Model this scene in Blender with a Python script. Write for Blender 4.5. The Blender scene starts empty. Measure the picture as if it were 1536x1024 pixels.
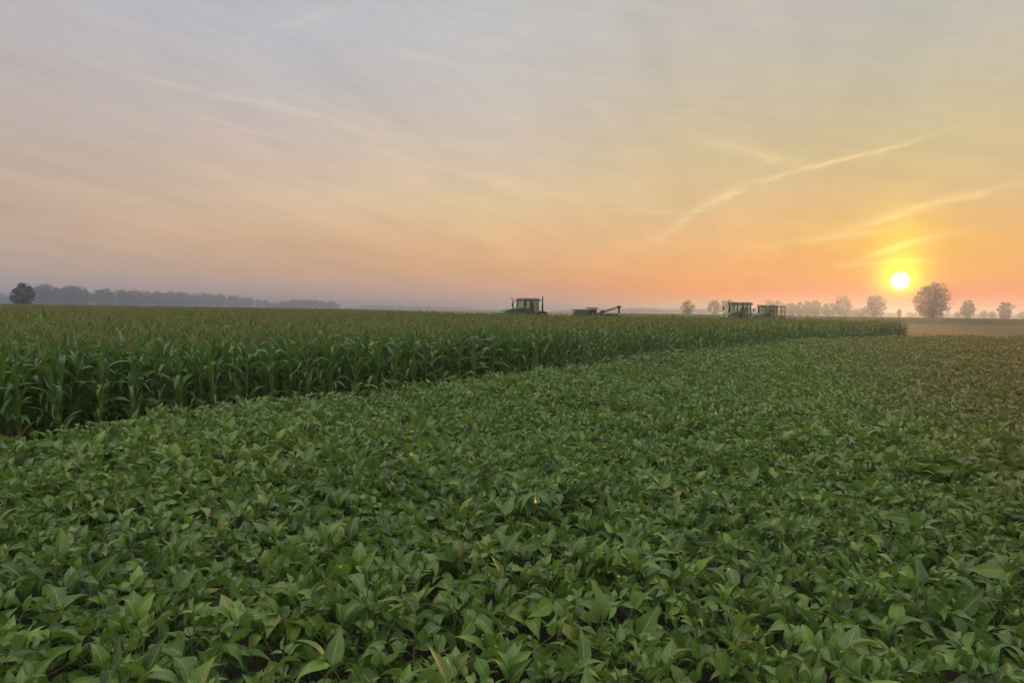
import bpy, math, random
import numpy as np
from mathutils import Matrix, Vector, Euler

R = math.radians
PI = math.pi
scene = bpy.context.scene
COL = scene.collection
rng = np.random.default_rng(11)

# ------------------------------------------------------------------ helpers
def lin(r, g, b):
    f = lambda c: (c / 255 / 12.92) if c <= 10 else ((c / 255 + 0.055) / 1.055) ** 2.4
    return (f(r), f(g), f(b), 1.0)

def tag(o, label=None, cat=None, group=None, kind=None):
    if label: o['label'] = label
    if cat: o['category'] = cat
    if group: o['group'] = group
    if kind: o['kind'] = kind
    return o

class MB:
    """collects pieces of one mesh"""
    def __init__(self):
        self.v = []; self.f = []; self.uv = []; self.m = []; self.n = 0
    def add(self, v, f, uv=None, mi=0):
        v = np.asarray(v, float).reshape(-1, 3)
        self.v.append(v)
        self.uv.append(np.zeros((len(v), 2)) if uv is None else np.asarray(uv, float))
        n = self.n
        for q in f:
            self.f.append(tuple(int(i) + n for i in q)); self.m.append(mi)
        self.n += len(v)
        return self
    def mesh(self, name, mats, smooth=True):
        me = bpy.data.meshes.new(name)
        V = np.concatenate(self.v); UV = np.concatenate(self.uv)
        me.from_pydata(V.tolist(), [], self.f)
        lay = me.uv_layers.new(name='UVMap')
        li = np.empty(len(me.loops), dtype=np.int32); me.loops.foreach_get('vertex_index', li)
        lay.data.foreach_set('uv', UV[li].astype(np.float32).ravel())
        for m in (mats if isinstance(mats, (list, tuple)) else [mats]): me.materials.append(m)
        me.polygons.foreach_set('material_index', np.array(self.m, dtype=np.int32))
        if smooth: me.polygons.foreach_set('use_smooth', np.ones(len(me.polygons), dtype=bool))
        me.update()
        return me

def link(name, me, parent=None):
    o = bpy.data.objects.new(name, me); COL.objects.link(o)
    if parent is not None: o.parent = parent
    return o

def empty(name, loc=(0, 0, 0), rz=0.0, s=1.0):
    o = bpy.data.objects.new(name, None); COL.objects.link(o)
    o.location = loc; o.rotation_euler = (0, 0, rz); o.scale = (s, s, s)
    o.empty_display_size = 0.2
    return o

def copy_tree(o, parent=None):
    c = o.copy(); COL.objects.link(c)
    if parent is not None: c.parent = parent
    for ch in o.children: copy_tree(ch, c)
    return c

def tube(mb, pts, rad, n=5, mi=0, cap=False):
    pts = [np.asarray(p, float) for p in pts]
    if not hasattr(rad, '__len__'): rad = [rad] * len(pts)
    V = []
    for i, p in enumerate(pts):
        a = pts[max(i - 1, 0)]; b = pts[min(i + 1, len(pts) - 1)]
        d = b - a; d = d / (np.linalg.norm(d) + 1e-9)
        h = np.array([0, 0, 1.0]) if abs(d[2]) < 0.9 else np.array([1.0, 0, 0])
        u = np.cross(d, h); u /= np.linalg.norm(u); w = np.cross(d, u)
        for k in range(n):
            t = 2 * PI * k / n
            V.append(p + rad[i] * (math.cos(t) * u + math.sin(t) * w))
    F = []
    for i in range(len(pts) - 1):
        for k in range(n):
            F.append((i * n + k, i * n + (k + 1) % n, (i + 1) * n + (k + 1) % n, (i + 1) * n + k))
    if cap:
        F.append(tuple(range(n))[::-1]); F.append(tuple((len(pts) - 1) * n + k for k in range(n)))
    mb.add(V, F, None, mi)

def box(mb, c, s, mi=0, rz=0.0, taper=(1, 1), bev=0.0, ry=0.0):
    """box centred at c with size s; top face scaled by taper; chamfered vertical edges when bev"""
    hx, hy, hz = s[0] / 2, s[1] / 2, s[2] / 2
    if bev > 0:
        b = min(bev, hx * .9, hy * .9, hz * .9)
        def ring(z, ix, iy, tx, ty):
            X, Y = (hx - ix), (hy - iy)
            P = [(X - b, -Y), (X, -Y + b), (X, Y - b), (X - b, Y), (-X + b, Y), (-X, Y - b), (-X, -Y + b), (-X + b, -Y)]
            return [(x * tx, y * ty, z) for x, y in P]
        V = ring(-hz, b, b, 1, 1) + ring(-hz + b, 0, 0, 1, 1) + ring(hz - b, 0, 0, *taper) + ring(hz, b, b, *taper)
        F = [tuple(range(8))[::-1], tuple(range(24, 32))]
        for k in range(3):
            for i in range(8):
                F.append((k * 8 + i, k * 8 + (i + 1) % 8, k * 8 + 8 + (i + 1) % 8, k * 8 + 8 + i))
    else:
        V = [(x * hx * (1 if z < 0 else taper[0]), y * hy * (1 if z < 0 else taper[1]), z * hz) for z in (-1, 1) for x, y in ((-1, -1), (1, -1), (1, 1), (-1, 1))]
        F = [(3, 2, 1, 0), (4, 5, 6, 7), (0, 1, 5, 4), (1, 2, 6, 5), (2, 3, 7, 6), (3, 0, 4, 7)]
    M = Matrix.Translation(Vector(c)) @ Matrix.Rotation(rz, 4, 'Z') @ Matrix.Rotation(ry, 4, 'Y')
    mb.add([tuple(M @ Vector(v)) for v in V], F, None, mi)

def prism(mb, prof, y0, y1, mi=0, ins=0.0):
    """extrude an x-z outline along y; ins bevels the two caps"""
    n = len(prof); cx = sum(p[0] for p in prof) / n; cz = sum(p[1] for p in prof) / n
    sh = lambda p: (cx + (p[0] - cx) * (1 - ins), cz + (p[1] - cz) * (1 - ins))
    rows = [(y0, [sh(p) for p in prof]), (y0 + (0.06 if ins else 0.0), prof), (y1 - (0.06 if ins else 0.0), prof), (y1, [sh(p) for p in prof])]
    if not ins: rows = [rows[0], rows[3]]
    V = [(p[0], y, p[1]) for y, P in rows for p in P]
    F = [tuple(range(n)), tuple((len(rows) - 1) * n + k for k in range(n))[::-1]]
    for r in range(len(rows) - 1):
        for k in range(n):
            F.append((r * n + (k + 1) % n, r * n + k, (r + 1) * n + k, (r + 1) * n + (k + 1) % n))
    mb.add(V, F, None, mi)

def lathe_y(mb, prof, c, n=32, mi=0):
    """prof: list of (radius, y)"""
    V = []
    for r, y in prof:
        for k in range(n):
            t = 2 * PI * k / n
            V.append((c[0] + r * math.cos(t), c[1] + y, c[2] + r * math.sin(t)))
    F = []
    for i in range(len(prof) - 1):
        for k in range(n):
            F.append((i * n + k, (i + 1) * n + k, (i + 1) * n + (k + 1) % n, i * n + (k + 1) % n))
    F.append(tuple(range(n))); F.append(tuple((len(prof) - 1) * n + k for k in range(n))[::-1])
    mb.add(V, F, None, mi)

# ------------------------------------------------------------------ materials
def mat(name):
    m = bpy.data.materials.new(name); m.use_nodes = True
    nt = m.node_tree; nt.nodes.clear()
    return m, nt, nt.nodes.new, nt.links.new

def mth(nt, op, a, b=None, c=None, clamp=False):
    n = nt.nodes.new('ShaderNodeMath'); n.operation = op; n.use_clamp = clamp
    for i, x in enumerate((a, b, c)):
        if x is None: continue
        if isinstance(x, (int, float)): n.inputs[i].default_value = x
        else: nt.links.new(x, n.inputs[i])
    return n.outputs[0]

def mixc(nt, f, a, b, mode='MIX'):
    n = nt.nodes.new('ShaderNodeMix'); n.data_type = 'RGBA'; n.blend_type = mode
    for s, x in ((n.inputs[0], f), (n.inputs[6], a), (n.inputs[7], b)):
        if isinstance(x, (int, float)): s.default_value = x
        elif isinstance(x, tuple): s.default_value = x if len(x) == 4 else (*x, 1)
        else: nt.links.new(x, s)
    return n.outputs[2]

def ramp(nt, f, stops, interp='LINEAR'):
    n = nt.nodes.new('ShaderNodeValToRGB'); cr = n.color_ramp; cr.interpolation = interp
    while len(cr.elements) < len(stops): cr.elements.new(0.5)
    for e, (p, c) in zip(cr.elements, stops):
        e.position = p; e.color = c if len(c) == 4 else (*c, 1)
    nt.links.new(f, n.inputs[0])
    return n.outputs[0]

def noise(nt, scale, detail=3, vec=None, rough=0.5):
    n = nt.nodes.new('ShaderNodeTexNoise'); n.inputs['Scale'].default_value = scale
    n.inputs['Detail'].default_value = detail; n.inputs['Roughness'].default_value = rough
    if vec is not None: nt.links.new(vec, n.inputs['Vector'])
    return n.outputs['Fac']

def leaf_material(name, dark, mid, light, vein, side_veins, ripe_glow=False, transl=0.19, rough=0.44, spec=0.46):
    m, nt, N, L = mat(name)
    oi = N('ShaderNodeObjectInfo'); uv = N('ShaderNodeUVMap'); geo = N('ShaderNodeNewGeometry')
    sep = N('ShaderNodeSeparateXYZ'); L(uv.outputs[0], sep.inputs[0])
    s = mth(nt, 'ABSOLUTE', mth(nt, 'SUBTRACT', mth(nt, 'FRACT', sep.outputs[0]), 0.5))   # distance from the midrib
    lid = mth(nt, 'FLOOR', sep.outputs[0])                                               # leaf number
    wn = N('ShaderNodeTexWhiteNoise'); wn.noise_dimensions = '2D'
    cb = N('ShaderNodeCombineXYZ'); L(lid, cb.inputs[0]); L(oi.outputs['Random'], cb.inputs[1]); L(cb.outputs[0], wn.inputs['Vector'])
    col = ramp(nt, wn.outputs['Value'], [(0.0, dark), (0.38, mid), (0.68, mid), (1.0, light)])
    big = noise(nt, 0.35, 2, geo.outputs['Position'])
    col = mixc(nt, mth(nt, 'MULTIPLY', mth(nt, 'SUBTRACT', big, 0.35, clamp=True), 1.2), col, light)
    if ripe_glow:
        # yellowing leaves on the far right, plus warm flare and haze glow painted in
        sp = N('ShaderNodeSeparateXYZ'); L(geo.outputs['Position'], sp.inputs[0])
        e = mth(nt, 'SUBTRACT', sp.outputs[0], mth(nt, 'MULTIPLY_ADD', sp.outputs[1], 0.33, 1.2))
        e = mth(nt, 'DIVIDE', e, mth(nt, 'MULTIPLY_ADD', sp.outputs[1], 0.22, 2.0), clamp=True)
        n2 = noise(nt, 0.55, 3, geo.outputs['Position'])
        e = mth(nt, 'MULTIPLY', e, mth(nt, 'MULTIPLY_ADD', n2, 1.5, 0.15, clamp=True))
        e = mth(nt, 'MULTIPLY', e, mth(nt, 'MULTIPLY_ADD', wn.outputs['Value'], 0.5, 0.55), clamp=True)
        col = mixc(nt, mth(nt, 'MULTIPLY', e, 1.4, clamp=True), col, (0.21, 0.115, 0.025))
        # a few worn, bronzed leaves anywhere
        b = mth(nt, 'GREATER_THAN', wn.outputs['Value'], 0.935)
        blot = noise(nt, 34, 3, geo.outputs['Position'])
        col = mixc(nt, mth(nt, 'MULTIPLY', b, mth(nt, 'MULTIPLY', blot, 0.95)), col, (0.20, 0.13, 0.05))
    if not ripe_glow:
        dry = mth(nt, 'MULTIPLY', mth(nt, 'LESS_THAN', lid, 1.5), mth(nt, 'GREATER_THAN', wn.outputs['Value'], 0.45))
        col = mixc(nt, mth(nt, 'MULTIPLY', dry, 0.8), col, (0.24, 0.18, 0.085))
    # veins
    v = mth(nt, 'SUBTRACT', 1.0, mth(nt, 'DIVIDE', s, 0.05), clamp=True)
    if side_veins:
        ph = mth(nt, 'SUBTRACT', mth(nt, 'MULTIPLY', sep.outputs[1], side_veins), mth(nt, 'MULTIPLY', s, side_veins * 0.55))
        sv = mth(nt, 'ABSOLUTE', mth(nt, 'SUBTRACT', mth(nt, 'FRACT', ph), 0.5))
        sv = mth(nt, 'SUBTRACT', 1.0, mth(nt, 'DIVIDE', sv, 0.13), clamp=True)
        v = mth(nt, 'MAXIMUM', v, mth(nt, 'MULTIPLY', sv, 0.38))
    col = mixc(nt, mth(nt, 'MULTIPLY', v, 0.75), col, vein)
    fine = noise(nt, 60, 2, geo.outputs['Position'])
    col = mixc(nt, mth(nt, 'MULTIPLY', fine, 0.35), col, dark)
    col = mixc(nt, mth(nt, 'MULTIPLY', geo.outputs['Backfacing'], 0.55), col, (0.175, 0.25, 0.095))
    p = N('ShaderNodeBsdfPrincipled'); L(col, p.inputs['Base Color'])
    p.inputs['Roughness'].default_value = rough; p.inputs['Specular IOR Level'].default_value = spec
    bp = N('ShaderNodeBump'); bp.inputs['Strength'].default_value = 0.35; bp.inputs['Distance'].default_value = 0.004
    L(mth(nt, 'ADD', mth(nt, 'MULTIPLY', v, -0.6), mth(nt, 'MULTIPLY', fine, 0.5)), bp.inputs['Height']); L(bp.outputs[0], p.inputs['Normal'])
    t = N('ShaderNodeBsdfTranslucent')
    L(mixc(nt, 1.0, col, (1.5, 1.75, 0.6, 1), 'MULTIPLY'), t.inputs['Color'])
    mx = N('ShaderNodeMixShader'); mx.inputs[0].default_value = transl
    L(p.outputs[0], mx.inputs[1]); L(t.outputs[0], mx.inputs[2])
    o = N('ShaderNodeOutputMaterial'); L(mx.outputs[0], o.inputs[0])
    return m

def plain(name, c1, c2=None, scale=8.0, rough=0.6, metal=0.0, spec=0.4, coat=0.0, bump=0.0):
    m, nt, N, L = mat(name)
    tc = N('ShaderNodeTexCoord'); f = noise(nt, scale, 4, tc.outputs['Object'])
    col = mixc(nt, f, c1, c2 or tuple(x * 0.7 for x in c1))
    p = N('ShaderNodeBsdfPrincipled'); L(col, p.inputs['Base Color'])
    p.inputs['Roughness'].default_value = rough; p.inputs['Metallic'].default_value = metal
    p.inputs['Specular IOR Level'].default_value = spec; p.inputs['Coat Weight'].default_value = coat
    if bump:
        b = N('ShaderNodeBump'); b.inputs['Strength'].default_value = bump; L(f, b.inputs['Height']); L(b.outputs[0], p.inputs['Normal'])
    o = N('ShaderNodeOutputMaterial'); L(p.outputs[0], o.inputs[0])
    return m

def foliage_material(name, a, b, transl=0.25):
    m, nt, N, L = mat(name)
    geo = N('ShaderNodeNewGeometry'); oi = N('ShaderNodeObjectInfo')
    f = mth(nt, 'ADD', mth(nt, 'MULTIPLY', geo.outputs['Random Per Island'], 0.6), mth(nt, 'MULTIPLY', oi.outputs['Random'], 0.4))
    col = mixc(nt, f, a, b)
    p = N('ShaderNodeBsdfPrincipled'); L(col, p.inputs['Base Color']); p.inputs['Roughness'].default_value = 0.6
    p.inputs['Specular IOR Level'].default_value = 0.2
    t = N('ShaderNodeBsdfTranslucent'); L(mixc(nt, 1.0, col, (1.4, 1.5, .6, 1), 'MULTIPLY'), t.inputs['Color'])
    mx = N('ShaderNodeMixShader'); mx.inputs[0].default_value = transl
    L(p.outputs[0], mx.inputs[1]); L(t.outputs[0], mx.inputs[2])
    o = N('ShaderNodeOutputMaterial'); L(mx.outputs[0], o.inputs[0])
    return m

def glass(name, tint):
    m, nt, N, L = mat(name)
    t = N('ShaderNodeBsdfTransparent'); t.inputs[0].default_value = (*tint, 1)
    g = N('ShaderNodeBsdfGlossy'); g.inputs['Roughness'].default_value = 0.05
    mx = N('ShaderNodeMixShader'); mx.inputs[0].default_value = 0.07; L(t.outputs[0], mx.inputs[1]); L(g.outputs[0], mx.inputs[2])
    o = N('ShaderNodeOutputMaterial'); L(mx.outputs[0], o.inputs[0])
    return m

M = {}
M['soy'] = leaf_material('soybean_leaf', (0.009, 0.039, 0.008), (0.053, 0.136, 0.016), (0.20, 0.305, 0.038), (0.37, 0.45, 0.16), 9, ripe_glow=True)
M['soy_stem'] = plain('soybean_stem', (0.10, 0.14, 0.04), (0.14, 0.13, 0.06), 30, 0.7)
M['corn'] = leaf_material('corn_leaf', (0.014, 0.055, 0.013), (0.054, 0.142, 0.024), (0.17, 0.265, 0.038), (0.17, 0.23, 0.09), 0, rough=0.38, spec=0.6, transl=0.22)
M['stalk'] = plain('corn_stalk', (0.17, 0.22, 0.07), (0.22, 0.23, 0.09), 12, 0.6)
M['tassel'] = plain('corn_tassel', (0.25, 0.22, 0.06), (0.14, 0.185, 0.04), 5, 0.8)
M['soil'] = plain('dark_soil', (0.055, 0.040, 0.027), (0.030, 0.022, 0.016), 3, 0.95, bump=0.6)
M['bark'] = plain('tree_bark', (0.07, 0.055, 0.042), (0.04, 0.03, 0.025), 6, 0.9)
M['crown_green'] = foliage_material('leaf_clump_green', (0.030, 0.048, 0.016), (0.06, 0.075, 0.024))
M['crown_brown'] = foliage_material('leaf_clump_bronze', (0.075, 0.042, 0.012), (0.14, 0.066, 0.016))
M['paint'] = plain('green_paint', (0.020, 0.105, 0.032), (0.016, 0.085, 0.028), 3, 0.35, coat=0.3)
M['dark'] = plain('dark_metal', (0.022, 0.022, 0.025), (0.014, 0.014, 0.016), 6, 0.5)
M['roof'] = plain('dark_cab_roof', (0.030, 0.045, 0.035), (0.022, 0.032, 0.026), 6, 0.45)
M['tyre'] = plain('black_rubber', (0.018, 0.017, 0.016), (0.045, 0.036, 0.026), 5, 0.9)
M['yellow'] = plain('yellow_paint', (0.55, 0.36, 0.03), (0.45, 0.29, 0.03), 5, 0.4)
M['grey'] = plain('pale_metal', (0.40, 0.39, 0.37), (0.27, 0.26, 0.25), 6, 0.45, metal=0.2)
M['lamp_lens'] = plain('lamp_lens', (0.75, 0.74, 0.70), (0.6, 0.6, 0.58), 10, 0.15)
M['amber'] = plain('amber_lens', (0.60, 0.25, 0.03), (0.5, 0.2, 0.02), 10, 0.2)
M['mirror'] = plain('mirror_face', (0.7, 0.7, 0.7), (0.65, 0.65, 0.65), 3, 0.08, metal=1.0)
M['seat'] = plain('seat_fabric', (0.025, 0.023, 0.025), (0.035, 0.033, 0.034), 20, 0.85)
M['glass'] = glass('green_cab_glass', (0.72, 0.84, 0.74))

# ground: pale cut stubble with grass, darker tyre lines along the rows
m, nt, N, L = mat('stubble_ground')
geo = N('ShaderNodeNewGeometry')
n1 = noise(nt, 0.05, 5, geo.outputs['Position']); n2 = noise(nt, 1.7, 5, geo.outputs['Position'], 0.65)
mp = N('ShaderNodeMapping'); mp.inputs['Rotation'].default_value = (0, 0, R(4)); mp.inputs['Scale'].default_value = (0.012, 0.30, 1)
L(geo.outputs['Position'], mp.inputs[0]); n3 = noise(nt, 1.0, 4, mp.outputs[0])
c = mixc(nt, n1, (0.17, 0.105, 0.03), (0.11, 0.085, 0.022))
c = mixc(nt, mth(nt, 'MULTIPLY', n2, 0.5), c, (0.10, 0.08, 0.04))
c = mixc(nt, mth(nt, 'MULTIPLY', mth(nt, 'SUBTRACT', n3, 0.50, clamp=True), 7.0, clamp=True), c, (0.10, 0.075, 0.04))
p = N('ShaderNodeBsdfPrincipled'); L(c, p.inputs['Base Color']); p.inputs['Roughness'].default_value = 0.95; p.inputs['Specular IOR Level'].default_value = 0.1
b = N('ShaderNodeBump'); b.inputs['Strength'].default_value = 0.7; L(n2, b.inputs['Height']); L(b.outputs[0], p.inputs['Normal'])
o = N('ShaderNodeOutputMaterial'); L(p.outputs[0], o.inputs[0]); M['ground'] = m

# ------------------------------------------------------------------ camera
F_PX = 1109.0
CAM_H = 2.3
cam_d = bpy.data.cameras.new('camera'); cam = bpy.data.objects.new('camera', cam_d); COL.objects.link(cam)
cam_d.sensor_width = 36; cam_d.lens = 36 * F_PX / 1536; cam_d.clip_end = 20000; cam_d.clip_start = 0.05
PITCH, ROLL = R(-2.43), R(0.82)
cam.matrix_world = Matrix.Translation((0, 0, CAM_H)) @ Matrix.Rotation(PI / 2 + PITCH, 4, 'X') @ Matrix.Rotation(ROLL, 4, 'Z')
scene.camera = cam
CR = np.array(cam.matrix_world.to_3x3())

def ray(px, py):
    d = CR @ np.array([(px - 768) / F_PX, -(py - 512) / F_PX, -1.0])
    return d / np.linalg.norm(d)
def project(P):
    q = (np.asarray(P, float) - np.array([0, 0, CAM_H])) @ CR
    return 768 + F_PX * q[..., 0] / -q[..., 2], 512 - F_PX * q[..., 1] / -q[..., 2], -q[..., 2]
def azel(px, py):
    d = ray(px, py); return math.degrees(math.atan2(d[0], d[1])), math.degrees(math.asin(d[2]))
def at_dist(px, Y):
    """ground point at forward distance Y seen in column px"""
    y = 465.0
    d = ray(px, y); return (d[0] / d[1] * Y, Y)

# ------------------------------------------------------------------ field layout (metres)
EDGE = np.array([(-14.0, -0.5), (-6.3, 9.0), (-5.5, 10.8), (-4.5, 12.2), (-3.25, 13.6), (-2.25, 15.2), (-1.1, 17.1), (0.6, 19.2), (2.7, 22.6), (5.8, 27.4), (10.4, 34.4), (17.2, 44.0), (22.8, 48.8), (28.9, 53.2)])
CORNER = EDGE[-1]
FAR = np.array([(28.9, 53.2), (29.3, 58.0), (27.0, 67.0), (20.5, 68.0), (15.3, 72.0), (5.3, 73.0), (-2.8, 79.0), (-24.0, 150.0), (-60.0, 245.0), (-230.0, 330.0), (-420.0, 420.0), (-420, -0.5), (-14, -0.5)])

def in_poly(P, poly):
    x, y = P[:, 0], P[:, 1]; ins = np.zeros(len(P), bool); n = len(poly)
    for i in range(n):
        x1, y1 = poly[i]; x2, y2 = poly[(i + 1) % n]
        if y1 == y2: continue
        c = ((y1 > y) != (y2 > y)) & (x < (x2 - x1) * (y - y1) / (y2 - y1) + x1)
        ins ^= c
    return ins
def dist_line(P, line):
    d = np.full(len(P), 1e9)
    for a, b in zip(line[:-1], line[1:]):
        ab = b - a; t = np.clip(((P - a) @ ab) / (ab @ ab), 0, 1)
        d = np.minimum(d, np.linalg.norm(P - a - t[:, None] * ab, axis=1))
    return d
CORN_POLY = np.concatenate([EDGE, FAR[1:]])
SOY_POLY = np.concatenate([EDGE, np.array([(45.0, 54.5), (70.0, 58.0), (110, 62), (110, -4), (-14, -4)])])

def smooth_noise(P, scale, seed):
    """cheap value noise from a few sines, -1..1"""
    r = np.random.default_rng(seed); s = np.zeros(len(P))
    for k in range(6):
        a = r.uniform(0, 2 * PI); f = r.uniform(0.6, 1.7) / scale; ph = r.uniform(0, 6.28)
        s += np.sin((P[:, 0] * math.cos(a) + P[:, 1] * math.sin(a)) * f * 2 * PI + ph)
    return s / 3.0

# ------------------------------------------------------------------ ground sheets
mb = MB(); mb.add([(-3000, -3000, 0), (3000, -3000, 0), (3000, 3000, 0), (-3000, 3000, 0)], [(0, 1, 2, 3)])
tag(link('ground', mb.mesh('ground', M['ground'], False)), 'flat cut stubble ground reaching to the horizon', 'ground', kind='structure')
mb = MB(); poly = np.concatenate([EDGE, FAR[1:-2], [(-420, 420), (-420, -6), (112, -6), (112, 63), (70, 59.0), (45, 55.5), (28.8, 54.2)]])
# soil under both crops: the outer outline only
outer = np.array([(29.9, 53.8), (30.3, 58.0), (28, 67.8), (20.7, 68.7), (15.4, 72.7), (5.5, 73.7), (-2.4, 79.5), (-23.5, 150.5), (-59.5, 246), (-230, 331), (-420, 421), (-420, -6), (112, -6), (112, 63), (70, 59), (45, 55.5)])
mb = MB(); mb.add([(x, y, 0.004) for x, y in outer], [tuple(range(len(outer)))[::-1]])
me = mb.mesh('soil', M['soil'], False)
tag(link('soil', me), 'dark bare soil under the soybean and corn crops', 'soil', kind='structure')

# ------------------------------------------------------------------ leaf geometry
def blade(L_, W, nr, nc, prof, bend, fold, ripple, rg, lid, twist=0.0, kink=None):
    """one leaf blade along +Y from the origin, face up; bend in radians towards the tip"""
    t = np.linspace(0, 1, nr + 1)
    ang = -bend * t ** 1.3
    if kink is not None: ang = ang - kink[1] / (1 + np.exp(-(t - kink[0]) * 28))
    dy = np.cos(ang); dz = np.sin(ang)
    y = np.concatenate([[0], np.cumsum((dy[:-1] + dy[1:]) / 2)]) * L_ / nr
    z = np.concatenate([[0], np.cumsum((dz[:-1] + dz[1:]) / 2)]) * L_ / nr
    w = np.array([prof(a) for a in t]) * W * 0.5
    s = np.linspace(-1, 1, nc + 1)
    V = []; UV = []
    p1, p2 = rg.uniform(0, 6.28, 2)
    for i in range(nr + 1):
        tw = twist * t[i]; ct, st_ = math.cos(tw), math.sin(tw)
        for k in range(nc + 1):
            x = s[k] * w[i]; h = abs(s[k]) * w[i] * fold + ripple * w[i] * abs(s[k]) * math.sin(t[i] * 13 + (p1 if s[k] < 0 else p2))
            x, h = x * ct - h * st_, x * st_ + h * ct
            nrm = (-dz[i], dy[i])
            V.append((x, y[i] + h * nrm[0], z[i] + h * nrm[1])); UV.append((lid + 0.5 + s[k] * 0.49, t[i]))
    c = nc + 1
    F = [(i * c + k, i * c + k + 1, (i + 1) * c + k + 1, (i + 1) * c + k) for i in range(nr) for k in range(nc)]
    return np.array(V), F, np.array(UV)

def orient(V, az, pitch, rollang, loc):
    M_ = Matrix.Rotation(az, 4, 'Z') @ Matrix.Rotation(pitch, 4, 'X') @ Matrix.Rotation(rollang, 4, 'Y')
    return V @ np.array(M_.to_3x3()).T + np.asarray(loc)

soy_prof = lambda t: max(0.0, math.sin(PI * t ** 0.58)) ** 0.9 * (1.0 - 0.45 * max(0.0, (t - 0.45) / 0.55)) if 0 < t < 1 else (0.08 if t == 0 else 0.0)
corn_prof = lambda t: min(1.0, 0.62 + 1.6 * t) * (1 - t ** 2.3) + (0.0 if t >= 1 else 0.004)

def soy_plant(seed, lod, lift=0.0):
    """returns (stem MB, foliage MB) of one soybean plant"""
    rg = np.random.default_rng(seed); st = MB(); fo = MB()
    H = rg.uniform(0.56, 0.70)
    nr, nc = {0: (8, 4), 1: (4, 2), 2: (3, 2)}[lod]
    lean = rg.normal(0, 0.05, 2)
    top = np.array([lean[0], lean[1], H])
    tube(st, [(0, 0, 0), top * 0.5 + np.array([0, 0, 0.0]), top], [0.0055, 0.0045, 0.003], 5 if lod == 0 else 3)
    nn = {0: 10, 1: 10, 2: 9}[lod]
    az = rg.uniform(0, 6.28); lid = 0
    for i in range(nn):
        f = 0.48 + 0.52 * i / (nn - 1)
        az += 2.4 + rg.normal(0, 0.35)
        base = top * f
        young = i >= nn - 2
        pl = rg.uniform(0.09, 0.25) * (0.5 if young else 1.0)
        el = rg.uniform(0.35, 1.15) if not young else rg.uniform(0.9, 1.4)
        hd = np.array([-math.sin(az), math.cos(az), 0.0])
        tip = base + hd * pl * math.cos(el) + np.array([0, 0, pl * math.sin(el)])
        mid = (base + tip) / 2 + np.array([0, 0, 0.02])
        if lod < 2: tube(st, [base, mid, tip], [0.0024, 0.002, 0.0016], 3)
        size = rg.uniform(0.10, 0.185) * (0.62 if young else 1.0)
        lp = rg.normal(0.12, 0.5) if not young else rg.uniform(0.5, 1.2)
        if rg.random() < 0.42: lp = rg.uniform(0.5, 1.35)             # blades held upright, back to the low sun
        for k, off in enumerate((0.0, 1.2, -1.2)):
            a = az + off * rg.uniform(0.8, 1.25)
            sz = size * (1.0 if k == 0 else rg.uniform(0.82, 0.95))
            V, F, UV = blade(sz, sz * rg.uniform(0.38, 0.54), nr, nc, soy_prof, rg.uniform(0.1, 1.7), rg.uniform(0.1, 0.8), rg.uniform(0.0, 0.2), rg, lid, rg.normal(0, 0.4))
            fwd = np.array([-math.sin(a), math.cos(a), 0.0])
            start = tip + hd * (0.022 if k == 0 else 0.0) + fwd * 0.006
            pit = np.clip(lp + rg.normal(0, 0.38) - (0.1 if k else 0), -1.0, 1.45)
            fo.add(orient(V, a, pit, rg.normal(0, 0.5), start), F, UV); lid += 1
    return st, fo

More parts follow.
